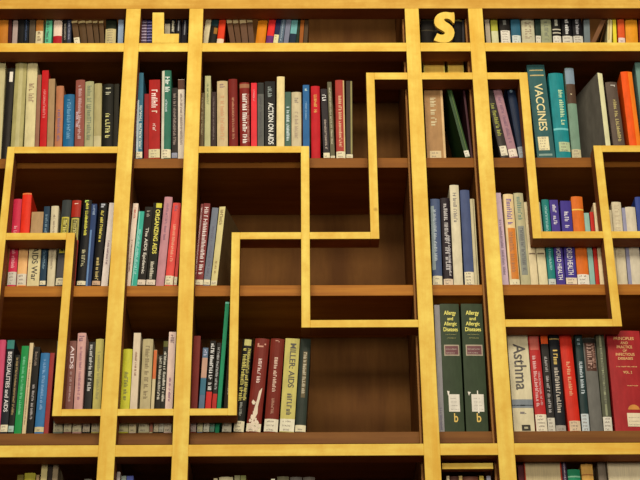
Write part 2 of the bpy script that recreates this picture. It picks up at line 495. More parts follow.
#BOOKS#
BOOKS = {
('left', 'A'): [
 ('orange tan book at the left edge', -2, 7.5, -1, 16, (186, 118, 42)),
 ('thin dark maroon book', 8, 11.5, 8.5, 14, (72, 28, 26)),
 ('greyish pink book', 12, 17, 13.5, 15, (172, 150, 142)),
 ('plain black book beside the greyish pink book', 17.8, 23, 19.5, 15, (24, 22, 22)),
 ('black book with fine blue line', 23.4, 28.2, 24.5, 14, (22, 28, 38), dict(titles=[T(20, 42, (60, 80, 110), .3)])),
 ('dark grey brown book', 28.8, 34.6, 30, 15, (92, 78, 62)),
 ('cream book with tan orange upper spine', 35.2, 42.5, 36.5, 16, (214, 196, 156), dict(bands=[(5, 31, (172, 112, 52))], titles=[T(32, 41, (120, 90, 60))])),
 ('mint green book', 44.8, 51.2, 46.5, 14, (100, 184, 146), dict(titles=[T(20, 42, (60, 90, 80), .4, -.15)])),
 ('pale pink book with red foot', 53, 61.5, 54, 15, (226, 200, 180), dict(bands=[(36, 45, (176, 32, 44))])),
 ('thin black book with small pale marks', 62.5, 66.8, 63.5, 16, (34, 32, 32), dict(titles=[T(24, 40, (150, 140, 120), .4)])),
 ('dark navy grey book', 67, 71.8, 67.5, 15, (54, 58, 78), dict(titles=[T(22, 40, (150, 150, 160), .4)])),
 ('brown leather volume with cream head, first of five', 73.2, 80, 70.5, 21, (98, 72, 46), dict(bands=[(18, 23.4, (206, 182, 132))], lab=(38, 45))),
 ('brown leather volume with cream head, second of five', 80.6, 87.4, 78.2, 21, (92, 68, 44), dict(bands=[(18, 23.4, (206, 182, 132))])),
 ('brown leather volume with cream head, third of five', 88, 94, 85.5, 21, (98, 72, 48), dict(bands=[(18, 23.4, (206, 182, 132))])),
 ('brown leather volume with cream head, fourth of five', 94.6, 99.5, 92.5, 21, (90, 66, 42), dict(bands=[(18, 23.4, (206, 182, 132))])),
 ('brown leather volume with cream head, fifth of five', 100, 104.4, 99, 21, (96, 70, 44), dict(bands=[(18, 23.4, (206, 182, 132))])),
 ('dark green book with large cream label', 105, 115.5, 106, 16, (38, 44, 32), dict(lab=(29, 45, (196, 178, 130)))),
 ('grey blue book beside the post', 117.6, 123, 118.6, 17, (150, 164, 184)),
],
('narrow L', 'A'): [
 ('maroon book with pale stripes left of the L', 140.6, 146.6, 140.8, 16, (86, 62, 84), dict(full=1, bands=[(22, 23.2, (176, 160, 178)), (25, 26.2, (176, 160, 178)), (28, 29.2, (176, 160, 178)), (31, 32.2, (176, 160, 178)), (34, 35.2, (176, 160, 178)), (37, 38.2, (176, 160, 178)), (40, 41.2, (176, 160, 178))])),
 ('navy book with pale stripes touching the left of the L', 147, 152, 147.2, 16, (44, 40, 84), dict(full=1, bands=[(22, 23.2, (140, 130, 178)), (25, 26.2, (140, 130, 178)), (28, 29.2, (140, 130, 178)), (31, 32.2, (140, 130, 178)), (34, 35.2, (140, 130, 178)), (37, 38.2, (140, 130, 178)), (40, 41.2, (140, 130, 178))])),
 ('dark brown book hidden behind the upright of the L', 154, 162, 154.4, 16, (60, 44, 36), dict(full=1)),
 ('black book with pale block right of the L', 164.5, 169.8, 165, 17, (36, 34, 32), dict(full=1, bands=[(24, 34, (168, 156, 134))])),
 ('black book with cream title over foot of the L', 170.2, 175, 171, 16, (28, 26, 30), dict(full=1, titles=[(None, 21, 33, (190, 180, 150), .5)], bands=[(21, 31, (170, 160, 130), .3, .6)])),
 ('black book with grey title over foot of the L', 175.6, 180.4, 177, 16, (28, 26, 32), dict(full=1, bands=[(21, 31, (150, 148, 150), .35, .6)])),
 ('black book with grey stripe beside the post, behind letter L', 181, 186.6, 182.6, 16, (26, 24, 34), dict(full=1, bands=[(21, 35, (130, 128, 130), .4, .65)])),
],
('middle', 'A'): [
 ('cream book leaning beside the post', 202.4, 208, 206.2, 18, (208, 192, 156)),
 ('black book with teal and gold pattern', 208.6, 215.6, 212.6, 17, (34, 32, 26), dict(bands=[(18, 26, (34, 62, 66)), (28, 34, (150, 104, 40), .5, 1)])),
 ('orange red book with cream foot', 216.6, 224.2, 219.6, 17, (214, 66, 34), dict(bands=[(39, 45, (226, 200, 170))])),
 ('brown volume with cream head, first of four', 229.4, 235.6, 225.4, 19, (104, 72, 50), dict(bands=[(16, 23.6, (208, 184, 140))])),
 ('brown volume with cream head, second of four', 236.2, 241.4, 232.6, 19, (98, 68, 46), dict(bands=[(16, 23.6, (208, 184, 140))])),
 ('brown volume with cream head, third of four', 242, 248.4, 239.4, 19, (104, 74, 54), dict(bands=[(16, 23.6, (208, 184, 140))])),
 ('brown volume with cream head, fourth of four', 249, 254.4, 246.8, 19, (98, 70, 52), dict(bands=[(16, 22.6, (190, 166, 124))])),
 ('golden orange book', 255.4, 265, 258.6, 17, (208, 128, 26)),
 ('bright red book with purple foot', 265.8, 272.8, 269.6, 16, (216, 50, 50), dict(bands=[(36, 45, (110, 50, 112))])),
 ('thin navy book with cream label', 273, 277.8, 277, 17, (34, 38, 74), dict(lab=(35, 45, (220, 208, 160)))),
 ('dull blue book', 278.2, 283, 281.6, 17, (90, 104, 120), dict(titles=[T(20, 42, (160, 175, 180), .3)])),
 ('grey lavender book', 283.4, 288.4, 286.8, 17, (122, 122, 140)),
 ('pale teal book with navy foot', 288.8, 295.2, 292.2, 18, (112, 164, 164), dict(bands=[(34, 45, (26, 44, 64))])),
 ('thin dark green book', 295.6, 298.4, 298.4, 17, (32, 50, 34)),
 ('orange brown book', 299, 302.8, 301, 17, (154, 88, 32)),
 ('dull brown book, last in its row', 303.6, 307.6, 304.6, 18, (82, 62, 42)),
],
('narrow S', 'A'): [
 ('black volume with dull gold bands left of the S', 421.6, 434.4, 421.2, 14, (30, 26, 24), dict(full=1, rough=.6, bands=[(19, 20.6, (78, 70, 50)), (30, 31, (70, 62, 46))])),
 ('black volume directly behind the S', 434.8, 454, 434.2, 14, (26, 22, 24), dict(full=1, rough=.6, bands=[(19, 20.6, (78, 70, 50)), (30, 31, (70, 62, 46))])),
 ('black volume with olive band right of the S', 454.4, 462.2, 453.8, 14, (26, 24, 26), dict(full=1, rough=.6, bands=[(18.5, 21.4, (112, 100, 58))])),
 ('thin dark grey volume right of the S beside the post', 462.6, 466.6, 461.8, 14, (56, 52, 54), dict(full=1, rough=.6)),
],
('right', 'A'): [
 ('pale tan book beside the post', 486.4, 491, 484.6, 16, (178, 162, 140)),
 ('yellow green book with cream foot', 492.2, 499, 490.2, 15, (172, 168, 66), dict(bands=[(31, 45, (206, 200, 160))])),
 ('black book with round emblem and large label', 500.6, 511.2, 498.6, 14, (36, 32, 30), dict(lab=(30.5, 45, (222, 212, 196), .08, .96), bands=[(20.5, 25, (120, 118, 112), .35, .65)])),
 ('blue teal book', 512, 521.4, 510.2, 14, (52, 98, 118), dict(lab=(35.5, 45, (206, 208, 200), .06, .98))),
 ('wide cream book', 522.6, 535.4, 520.8, 15, (196, 186, 156), dict(titles=[T(22, 40, (150, 130, 100), .5)])),
 ('thin dark green book', 536, 541.2, 534.8, 15, (36, 54, 48), dict(lab=(36, 45, (210, 200, 180)))),
 ('sage grey book', 541.8, 552.2, 540.4, 15, (156, 156, 124), dict(titles=[T(22, 42, (110, 112, 90), .4)])),
 ('black book with curved white stripes', 553.4, 561.6, 551.6, 14, (30, 28, 26), dict(lab=(36, 45, (216, 206, 190)), bands=[(20, 26, (170, 166, 150), .3, .65), (29, 30.2, (190, 180, 160)), (32.4, 33.6, (190, 180, 160))])),
 ('black book with broken white title', 563, 573, 561, 14, (24, 22, 26), dict(lab=(36, 45, (210, 200, 184)), titles=[T(20, 35, (225, 220, 215), .35)])),
 ('black book with grey title', 573.8, 583.4, 571.6, 14, (30, 28, 32), dict(lab=(36, 45, (206, 196, 180)), titles=[T(20, 34, (170, 165, 160), .35)])),
 ('grey book between black and brown books', 584.4, 590.4, 583.4, 15, (112, 120, 122)),
 ('brown book leaning steeply right', 591, 596, 602.6, 18, (122, 84, 56), dict(depth=.12)),
 ('cream book standing beyond the leaning brown book', 607, 612.4, 607.6, 17, (224, 206, 152), dict(bands=[(20, 40, (200, 170, 110), .2, .5)])),
 ('bright yellow book', 612.8, 617, 611.6, 15, (224, 204, 60)),
 ('orange red book', 618.6, 625.4, 617.2, 15, (214, 92, 46), dict(lab=(38, 45, (226, 200, 190)))),
 ('golden orange book', 626.2, 638.4, 625, 15, (222, 150, 42)),
 ('dark red book at the right edge', 639.4, 648, 638.4, 16, (120, 36, 28)),
],
('left', 'B'): [
 ('tall cream book cut by the left edge', -7, 1.4, -2.6, 62.5, (192, 178, 134), dict(yb=144)),
 ('black book with white title block', 2, 9.6, 7.6, 68, (40, 36, 32), dict(yb=144, bands=[(72, 82, (226, 214, 200), .35, .8)])),
 ('tall olive cream book', 10.6, 22.4, 15.6, 62.5, (172, 160, 108), dict(yb=144, bands=[(60, 160, (188, 176, 128), .35, .7)])),
 ('tall pale cream book', 24, 34.4, 27.4, 62.5, (212, 196, 150), dict(yb=144, titles=[T(82, 104, (140, 110, 80), .5)])),
 ('thin dull rose book', 34.8, 38.8, 37.6, 75, (150, 106, 84), dict(yb=144)),
 ('bright red book', 39.6, 46.4, 42.2, 70.5, (190, 26, 32), dict(yb=144, titles=[T(90, 118, (230, 120, 110), .4)])),
 ('tan book beside the bright red book', 46.9, 53.4, 48.8, 79, (166, 134, 98), dict(yb=144)),
 ('brownish pink book', 54.4, 62, 56.4, 86, (180, 118, 84), dict(yb=144, titles=[T(110, 142, (120, 90, 120), .4)])),
 ('short blue book', 62.8, 73.4, 64, 94.5, (36, 102, 142), dict(yb=144, titles=[T(100, 140, (90, 150, 180), .35)])),
 ('dusty rose book', 74.4, 83.8, 75.8, 80, (146, 84, 72), dict(yb=144, titles=[T(86, 140, (200, 160, 150), .35), T(112, 128, (220, 190, 190), .3, -.25)])),
 ('pale green book with scribbled spine', 84.3, 93, 85.3, 81.5, (170, 164, 124), dict(yb=144, titles=[T(86, 140, (100, 110, 80), .5), (None, 104, 109, (90, 90, 70), .3, -.2)])),
 ('khaki cream book', 93.4, 101, 94.4, 83.5, (172, 158, 112), dict(yb=144, bands=[(136, 150, (196, 182, 140))])),
 ('black book with yellowed title', 102, 112.6, 103.2, 84, (32, 31, 25), dict(yb=144, titles=[T(88, 96, (180, 175, 140), .5), T(112, 142, (200, 190, 110), .45)])),
 ('dark olive book beside the post', 113, 118, 114.4, 84, (42, 38, 26), dict(yb=144)),
],
('narrow L', 'B'): [
 ('teal blue book with pale foot', 135.8, 142.2, 137.4, 73, (62, 112, 132), dict(yb=158, bands=[(100, 160, (190, 200, 205), 0, .35)], titles=[T(106, 150, (215, 225, 225), .4, .15)], lab=(152, 158))),
 ('short dark red book', 143.8, 148.4, 144.6, 94, (142, 32, 38)),
 ('red book with bold white title', 148.8, 160, 149, 80, (168, 32, 30), dict(bulge=.0006, lab=(149.5, 158, (214, 200, 160)), titles=[T(90, 108, (235, 205, 185), .55), T(111, 115, (220, 190, 160), .5), T(124, 131, (225, 190, 170), .3)])),
 ('tall green and white book', 161, 170.6, 162, 70.5, (52, 112, 92), dict(bands=[(60, 160, (206, 200, 180), 0, .28)], titles=[T(77, 92, (220, 225, 215), .5, .1), T(100, 112, (190, 210, 200), .2, 0)], lab=(149.5, 158))),
 ('short black book with faint title', 171.6, 177.4, 172, 88, (44, 38, 36), dict(titles=[T(94, 145, (140, 120, 105), .5)], lab=(153, 158, (150, 150, 165)))),
 ('white book with brown head', 177.9, 184.6, 178, 79.5, (220, 204, 186), dict(bands=[(76, 89.5, (96, 62, 48))], titles=[T(94, 145, (130, 110, 100), .35)])),
],
('middle', 'B'): [
 ('thin olive brown book beside the post', 199.6, 203.6, 200.6, 93, (112, 92, 62), dict(yb=145, titles=[T(98, 135, (180, 160, 110), .4)])),
 ('pale olive cream book', 204.4, 210.4, 205, 76, (184, 178, 132), dict(yb=145, titles=[T(84, 105, (120, 130, 80), .35)])),
 ('thin dark brown book', 211, 216, 211.4, 92, (62, 46, 42), dict(yb=145, titles=[T(97, 140, (110, 90, 80), .3)])),
 ('cream tan book with faded orange title', 217, 227.8, 217, 81, (200, 176, 136), dict(yb=145, titles=[T(84, 90, (150, 120, 100), .5), T(96, 140, (196, 140, 90), .35)])),
 ('dark maroon book with thin title', 229, 238, 228.4, 79, (122, 36, 30), dict(yb=145, titles=[T(98, 140, (190, 120, 80), .25)])),
 ('dark red book with ragged white title', 240, 250, 239.5, 82.5, (130, 36, 30), dict(yb=145, bands=[(84, 88, (160, 110, 80))], titles=[T(94, 143, (230, 215, 195), .45), T(94, 143, (190, 120, 100), .2, .35)])),
 ('bright crimson book', 251, 257, 251, 83, (218, 44, 56), dict(yb=145, titles=[T(90, 102, (240, 130, 130), .3)])),
 ('grey book with black head', 257.6, 264, 257.5, 83, (100, 98, 92), dict(yb=145, bands=[(80, 94, (44, 46, 44))], titles=[T(96, 140, (60, 60, 60), .4)])),
 ('black book titled ACTION ON AIDS', 264.8, 275.5, 264.6, 81.5, (26, 25, 25), dict(yb=145, bulge=.0005, titles=[('ACTION ON AIDS', 103, 144.5, (232, 226, 210), .5, .08), T(87, 99, (120, 130, 120), .4)])),
 ('tall cream yellow book', 276.5, 284.4, 276.6, 76.5, (226, 204, 150), dict(yb=145)),
 ('short grey green book with white title', 284.9, 291, 285.2, 92, (72, 100, 86), dict(yb=145, titles=[T(107, 142, (200, 215, 215), .5)])),
 ('pale grey cream book', 291.5, 301.4, 291.5, 92, (200, 182, 148), dict(yb=145, titles=[T(98, 105, (130, 110, 90), .4), T(112, 140, (160, 135, 105), .35)])),
 ('blue book', 303, 309.6, 303.3, 85, (48, 102, 150), dict(yb=146, titles=[T(88, 92, (190, 220, 230), .4), T(102, 120, (120, 170, 200), .25)])),
 ('plain red book with yellow title', 311.4, 320.4, 310.4, 86, (190, 36, 46), dict(titles=[T(95, 113, (220, 160, 60), .35)])),
 ('dark purple book with white lettering', 323.6, 330, 320.6, 89, (44, 36, 42), dict(titles=[T(95, 105, (225, 220, 215), .6), T(120, 150, (170, 150, 130), .35)], lab=(153, 158))),
 ('grey green book with spotted spine', 330.6, 335, 327.2, 82, (104, 98, 74), dict(titles=[T(88, 145, (190, 180, 140), .4)], lab=(156, 158))),
 ('tall rose book with orange lettering', 336.4, 345.6, 335.2, 80, (170, 66, 58), dict(bands=[(78, 152, (210, 180, 130), .85, 1)], titles=[T(96, 148, (225, 170, 120), .35)], lab=(151.5, 158))),
 ('dark book with olive edge, last in its row', 346.3, 352.8, 346, 81, (58, 46, 42), dict(bands=[(78, 154, (150, 140, 90), .7, .95)], lab=(154.5, 158))),
],
('narrow S', 'B'): [
 ('large tan brown book', 427.2, 446.2, 423.6, 86, (170, 130, 88), dict(hard=1, bulge=.001, bands=[(70, 160, (212, 176, 130), .88, 1)], titles=[T(98, 127, (200, 180, 130), .3, -.05)], lab=(151, 158, (214, 190, 150), .15, .75))),
 ('dark green book leaning left', 465.4, 470.4, 446.4, 88, (48, 76, 42), dict(full=0, bulge=.0005, bands=[(92, 152, (110, 124, 70), .62, .72)], lab=(151, 157, (226, 220, 200)))),
 ('thin dark plum book beside the post', 470.9, 473, 462.6, 88, (70, 36, 44)),
],
('right', 'B'): [
 ('black leaning book with yellow green title', 496.6, 509.2, 478.4, 80, (66, 60, 56), dict(titles=[T(104, 136, (150, 150, 40), .5)], lab=(146.5, 156, (226, 214, 190), .1, .95))),
 ('mauve pink leaning book', 509.8, 518.4, 491.6, 84, (168, 128, 136), dict(titles=[T(98, 144, (120, 80, 100), .35)], lab=(149.5, 157, (236, 214, 196)))),
 ('navy book behind the stepped rail', 519.4, 527.8, 506, 84, (32, 46, 70), dict(titles=[T(90, 93, (160, 190, 200), .4)], lab=(147, 158, (160, 165, 170)))),
 ('large teal book titled VACCINES', 537.4, 555.6, 526.6, 65, (58, 98, 98), dict(bulge=.0012, bands=[(70, 71, (190, 170, 120), .12, .9), (75, 76.2, (190, 170, 120), .12, .9), (154, 156, (140, 160, 150), .1, .85)], titles=[T(71.4, 74.8, (210, 190, 130), .6), ('VACCINES', 84, 131, (226, 206, 140), .46, .02)], lab=(137, 150.5, (228, 212, 170), .14, .74))),
 ('bright teal book', 556.6, 571.4, 548, 73, (36, 134, 138), dict(bands=[(128, 130, (120, 190, 190))], titles=[T(90, 126, (190, 215, 160), .3, .2)], lab=(142, 151.5, (180, 190, 150), .25, 1))),
 ('book with grey head, brown band and sage foot', 572.4, 581.6, 564.6, 68, (122, 146, 126), dict(bands=[(64, 84, (132, 146, 158)), (84, 103.5, (88, 66, 52))], titles=[T(93, 96, (220, 200, 150), .3)], lab=(149.5, 158, (200, 186, 150)))),
 ('cream spined book turned to show grey cover', 606.8, 612.4, 596.6, 73, (112, 104, 94), dict(bands=[(60, 170, (222, 214, 172))], rotz=19, depth=.17, hard=0)),
 ('grey brown book with gold title', 615.2, 627, 605.2, 82, (98, 82, 72), dict(yb=158, titles=[T(100, 142, (190, 170, 100), .3, .1), T(85, 87, (200, 190, 170), .4, .1)])),
 ('wide orange book', 631.2, 643, 621, 71.5, (228, 88, 18), dict(bands=[(60, 170, (240, 128, 40), .62, 1)], yb=158)),
 ('teal grey book cut by the right edge', 646, 656, 634.8, 62, (110, 140, 130)),
],
('left', 'C'): [
 ('pinkish red book beside the rail', 7, 15.6, 13.6, 199, (200, 48, 78), dict(titles=[T(225, 268, (230, 150, 150), .4)], lab=(272, 285, (200, 190, 175)))),
 ('tall book with red head and cream foot', 16.4, 25.8, 22.6, 193, (222, 56, 34), dict(bands=[(244, 286, (232, 178, 120)), (192, 194.5, (220, 130, 70))], lab=(274, 285, (214, 200, 180)))),
 ('tan book titled AIDS War', 26.6, 38.8, 31.8, 212, (176, 142, 102), dict(bulge=.0006, bands=[(236, 286, (214, 196, 150))], titles=[('AIDS War', 247.5, 281, BK, .5, .05)])),
 ('dark teal book with small marks', 39.4, 45.4, 44.2, 206.5, (36, 62, 82), dict(titles=[T(214, 270, (110, 140, 150), .4)], lab=(281, 285))),
 ('slim cream book', 46.6, 54.2, 51.4, 206, (208, 192, 160), dict(titles=[T(215, 270, (160, 140, 110), .3)])),
 ('dark grey book with yellow boxed title', 55.4, 64.8, 62.4, 200, (62, 66, 66), dict(bands=[(217, 253, (196, 180, 70), .1, .9), (218.5, 251.5, (40, 38, 34), .18, .82), (255, 277, (92, 88, 90))], titles=[T(220, 250, (205, 190, 80), .4)], lab=(278, 285))),
 ('black book with red head and boxed title', 65.6, 75, 72.8, 200, (38, 36, 34), dict(bands=[(198, 217, (166, 44, 28)), (218, 240, (190, 176, 90), .08, .9), (219.5, 239, (36, 34, 32), .16, .82), (240, 286, (150, 46, 32), .8, 1)], titles=[T(221, 238, (190, 176, 90), .35), T(202, 205, (235, 200, 170), .4)])),
 ('black book with bright yellow title', 76.4, 85, 84, 200, (26, 27, 32), dict(titles=[T(203, 236, (225, 215, 60), .34), T(250, 268, (190, 180, 130), .4), T(200.5, 202.5, (200, 230, 90), .6)], lab=(281, 285))),
 ('navy blue book with pale band', 85.6, 91.2, 91.6, 204, (46, 66, 106), dict(bands=[(230, 286, (110, 140, 180), .1, .4)], titles=[T(206, 216, (150, 170, 190), .4)])),
 ('black book with two yellow titles', 91.8, 100, 99.4, 203, (28, 26, 26), dict(titles=[T(211, 242, (226, 206, 70), .36), T(258, 280, (205, 180, 100), .4), T(204, 208, (190, 190, 190), .5)], lab=(281, 285, (206, 170, 140)))),
 ('pinkish white book beside the post', 101, 107.6, 109.4, 203, (232, 212, 200), dict(titles=[T(240, 266, (150, 120, 120), .3)])),
],
('narrow L', 'C'): [
 ('pinkish white book', 121.8, 130.6, 130, 203.5, (234, 206, 186), dict(titles=[T(208, 220, (190, 80, 60), .35), T(240, 272, (150, 110, 90), .3)])),
 ('teal green book', 131, 136.8, 139, 211.5, (58, 166, 146), dict(titles=[T(230, 275, (150, 215, 200), .4)], bands=[(205, 286, (150, 205, 190), .1, .25)])),
 ('black book titled The AIDS Epidemic', 137.4, 145.4, 145, 207, (36, 32, 28), dict(bulge=.0005, titles=[('The AIDS Epidemic', 228, 274, (214, 204, 180), .5), T(211, 217, (150, 140, 120), .4)], lab=(280, 285, (220, 200, 180)))),
 ('black book with yellow title ORGANIZING AIDS', 146, 155, 153.4, 203, (30, 29, 22), dict(bulge=.0005, bands=[(203.5, 208, (205, 195, 70), .35, 1)], titles=[('ORGANIZING AIDS', 210, 254, (228, 214, 70), .5, .1), T(262, 279, (200, 190, 160), .4)], lab=(280, 285, (224, 204, 184)))),
 ('tall mauve pink book', 155.6, 163.8, 164.6, 197, (192, 138, 144), dict(titles=[T(204, 240, (140, 90, 110), .3)])),
 ('coral red book', 164.6, 172.8, 173, 203, (222, 84, 76), dict(titles=[T(225, 262, (240, 160, 120), .35), T(206, 212, (120, 80, 110), .4)], lab=(276, 285))),
 ('coral red book beside the post', 173.6, 181.6, 181.8, 203, (208, 72, 66), dict(lab=(277, 285))),
],
('middle', 'C'): [
 ('dark red book with white lettering beside the post', 188.4, 195.6, 196.2, 204, (132, 62, 60), dict(titles=[T(208, 275, (220, 190, 180), .5)], lab=(280, 285))),
 ('dark red book with dense white lettering', 196, 202.8, 203.8, 203.5, (128, 46, 48), dict(titles=[T(206, 278, (226, 205, 190), .6)], lab=(280, 285))),
 ('grey blue book', 203.2, 209.8, 212.2, 208, (116, 120, 132), dict(titles=[T(226, 276, (90, 90, 110), .4)], lab=(280, 285))),
 ('pale yellow book leaning, last in its row', 210.4, 217, 219.6, 207.5, (104, 84, 56), dict(bands=[(200, 290, (214, 198, 142))], titles=[T(211, 226, (120, 90, 60), .5), T(262, 276, (150, 110, 60), .3)], lab=(281, 285), rotz=-13, hard=0, depth=.16)),
],
('narrow S', 'C'): [
 ('slate blue book with pale left edge', 433, 442.6, 430.4, 199, (82, 94, 124), dict(bands=[(206, 270, (150, 160, 160), 0, .35)], titles=[T(210, 262, (170, 180, 180), .3, -.1)], lab=(276, 285))),
 ('black purple book with white title', 443.4, 453, 440.8, 198, (44, 34, 42), dict(titles=[T(204, 270, (190, 180, 170), .4), T(236, 276, (200, 190, 180), .25, .25)], lab=(279, 285, (220, 196, 170)))),
 ('tall cream book standing above its neighbours', 454.6, 464, 449.4, 185, (214, 200, 170), dict(titles=[T(193, 222, (120, 110, 100), .4)])),
 ('plain slate blue book with cream label', 464.8, 474.4, 460.2, 190, (80, 90, 124), dict(lab=(272, 285))),
 ('thin cream book beside the post', 475, 479.6, 469.4, 199, (196, 182, 146), dict(bands=[(196, 286, (130, 120, 90), .6, .75)])),
],
('right', 'C'): [
 ('thin lilac white book beside the post', 502.4, 509, 494.4, 193, (206, 178, 190), dict(titles=[T(220, 275, (140, 110, 130), .4)])),
 ('cream book with purple title and orange spine', 510, 520.2, 502.4, 194, (224, 196, 150), dict(bands=[(228, 279, (206, 128, 56), .2, .95)], titles=[T(199, 224, (90, 50, 130), .5), T(232, 274, (150, 90, 40), .4)], lab=(279.5, 285))),
 ('pale green book with grey foot', 521, 530.8, 514, 193, (186, 176, 140), dict(bands=[(226, 275, (140, 140, 130), .15, .8)], titles=[T(197, 222, (90, 120, 100), .45), T(228, 272, (80, 80, 80), .35)])),
 ('cream book with grey line', 531.4, 539, 523.6, 202, (220, 200, 162), dict(titles=[T(214, 248, (170, 140, 100), .35)], bands=[(253, 254.4, (130, 110, 90), .1, .9)])),
 ('cream book behind the stepped rail', 539.6, 548.4, 531.4, 202, (220, 204, 166), dict(bands=[(253, 254.4, (130, 110, 90), .1, .9)])),
 ('teal green book', 549, 556.4, 541.6, 199.5, (40, 128, 122), dict(titles=[T(206, 270, (140, 190, 180), .35)], lab=(279, 285, (200, 200, 190)))),
 ('purple book with white lettering', 557, 565.8, 549.6, 200, (78, 62, 138), dict(bulge=.0004, titles=[T(205, 226, (215, 205, 220), .42), ('WORLD HEALTH', 246, 280, (222, 214, 224), .5)])),
 ('deep purple book with white lettering', 566.4, 577.4, 560, 201, (72, 58, 138), dict(bulge=.0004, titles=[T(212, 228, (215, 205, 220), .4), ('WORLD HEALTH', 244, 275, (222, 214, 224), .5)], lab=(278, 285, (226, 206, 180)))),
 ('tall orange book with gold line', 578.2, 590, 571, 196.5, (212, 112, 42), dict(bands=[(209, 210.4, (235, 190, 90))], lab=(274.5, 285, (232, 222, 205)))),
 ('short mint grey book', 590.4, 595.6, 583.8, 213, (144, 178, 166)),
 ('short thin red book', 596, 599.8, 589.6, 212, (190, 46, 36)),
 ('pale cream book left of the upright', 600.2, 606.8, 593.2, 203, (232, 206, 166)),
 ('thin cream book right of the upright', 613.8, 618, 607.4, 210, (214, 196, 160)),
 ('wide cream book', 618.4, 628.2, 611.4, 202, (212, 196, 166), dict(titles=[T(205, 260, (190, 170, 130), .5)])),
 ('thin grey lilac book', 628.6, 632.2, 621.8, 208, (150, 146, 168)),
 ('wide pale grey cream book', 632.6, 643, 625, 207, (208, 194, 172)),
 ('blue book at the right edge', 643.6, 653, 634.8, 197, (50, 70, 140)),
],
('left', 'D'): [
 ('magenta pink book at the left edge', -9, -.4, -2.4, 340, (200, 78, 110)),
 ('dark book titled BISEXUALITIES and AIDS', 0, 7.4, 7.6, 340, (34, 38, 44), dict(bulge=.0005, bands=[(338, 349, (60, 128, 118))], titles=[('BISEXUALITIES and AIDS', 352, 412, (222, 214, 200), .55)], lab=(425, 432))),
 ('thin black book with gold lettering', 8, 13.4, 15.6, 355, (32, 34, 30), dict(titles=[T(358, 415, (170, 140, 80), .4)], lab=(426, 432, (170, 190, 180)))),
 ('bright green book', 14, 21.4, 22, 346, (34, 142, 76), dict(titles=[T(356, 415, (110, 200, 140), .35)])),
 ('thin cream book', 21.9, 25.8, 29.4, 343, (212, 188, 148), dict(titles=[T(360, 425, (150, 110, 80), .3)])),
 ('black book with scuffed title', 26.4, 33, 34.2, 347, (36, 34, 32), dict(titles=[T(352, 366, (130, 110, 90), .4), T(385, 420, (180, 170, 160), .35)])),
 ('sky blue book', 34.2, 43.4, 41.4, 353, (62, 118, 164), dict(lab=(427, 432, (206, 190, 150)), titles=[T(360, 410, (120, 165, 200), .3)])),
 ('dull red book with jagged edge', 43.8, 48.4, 50.6, 353, (164, 60, 58)),
 ('grey green book half hidden by the upright', 53, 62.4, 57, 341, (122, 126, 112), dict(lab=(423, 432, (190, 180, 150)))),
 ('rose brown book with white title AIDS', 64, 71.6, 69.4, 341, (132, 86, 78), dict(yb=425, bulge=.0004, titles=[('AIDS', 346, 369, (230, 205, 195), .5), T(372, 402, (190, 150, 140), .3)], lab=(423, 432, (206, 194, 160)))),
 ('tall pale pink book', 72.6, 81.4, 77.8, 333, (206, 160, 152), dict(yb=425, titles=[T(336, 341, (110, 70, 90), .6), T(346, 400, (150, 90, 110), .3)], lab=(423, 432, (216, 204, 170)))),
 ('black book with pale slanting title', 83, 90, 88.2, 342, (38, 38, 36), dict(yb=425, titles=[T(345, 392, (200, 195, 180), .5)], lab=(423, 432, (200, 184, 160)))),
 ('pale yellow green book beside the post', 91.4, 99.6, 96, 339, (198, 184, 108), dict(yb=425, titles=[T(352, 400, (150, 140, 80), .35)], lab=(423, 432, (206, 192, 160)))),
],
('narrow L', 'D'): [
 ('yellow book', 118.6, 128.4, 123, 349, (200, 194, 62), dict(yb=425, titles=[T(372, 402, (110, 110, 40), .4)], lab=(423, 432, (206, 196, 150)))),
 ('tall pinkish cream book', 128.9, 136.2, 133.6, 333, (216, 196, 170), dict(yb=425, titles=[T(352, 376, (150, 110, 80), .3)], lab=(423, 432, (214, 200, 160)))),
 ('khaki cream book', 138.6, 149.2, 143.6, 339, (188, 172, 132), dict(yb=425, titles=[T(346, 400, (120, 100, 60), .4)], lab=(423, 432, (206, 196, 164)))),
 ('slim book with orange head and cream foot', 149.7, 153, 154, 350, (206, 188, 148), dict(yb=425, bands=[(346, 379, (204, 110, 60))], lab=(423, 432, (170, 110, 90)))),
 ('slim black book with ragged white title', 153.6, 158.6, 159, 355, (42, 38, 32), dict(yb=425, titles=[T(357, 400, (210, 200, 170), .5)], lab=(423, 432, (214, 200, 170)))),
 ('black book with white title and olive head', 159, 163.8, 163.8, 341, (42, 40, 32), dict(yb=425, bands=[(338, 347, (96, 92, 40))], titles=[T(352, 402, (214, 204, 176), .55)], lab=(423, 432, (206, 200, 180)))),
 ('pale pink cream book beside the post', 164.6, 172, 169.2, 332, (228, 198, 184), dict(yb=425, titles=[T(335, 345, (120, 90, 90), .5), T(378, 402, (150, 90, 120), .3)], lab=(423, 432, (220, 206, 180)))),
],
('middle', 'D'): [
 ('maroon book beside the post', 189.4, 196.4, 194, 336, (124, 46, 40), dict(yb=425, lab=(423, 432, (190, 170, 160)))),
 ('grey blue book with orange middle', 197.4, 203, 203, 348, (92, 112, 134), dict(yb=425, bands=[(358, 378, (190, 150, 130)), (379, 395, (60, 110, 130))], titles=[T(350, 356, (180, 180, 200), .6)], lab=(423, 432, (206, 200, 160)))),
 ('black book with white title and red foot', 203.8, 209.6, 210.4, 341, (34, 32, 30), dict(yb=425, bands=[(392, 420, (196, 40, 36))], titles=[T(344, 390, (220, 215, 200), .6)], lab=(423, 432, (214, 210, 190)))),
 ('thin black book with grey title', 210.2, 214.8, 217, 343, (34, 32, 30), dict(yb=425, bands=[(394, 420, (180, 44, 36))], titles=[T(348, 390, (170, 170, 160), .5)], lab=(423, 432, (120, 160, 140)))),
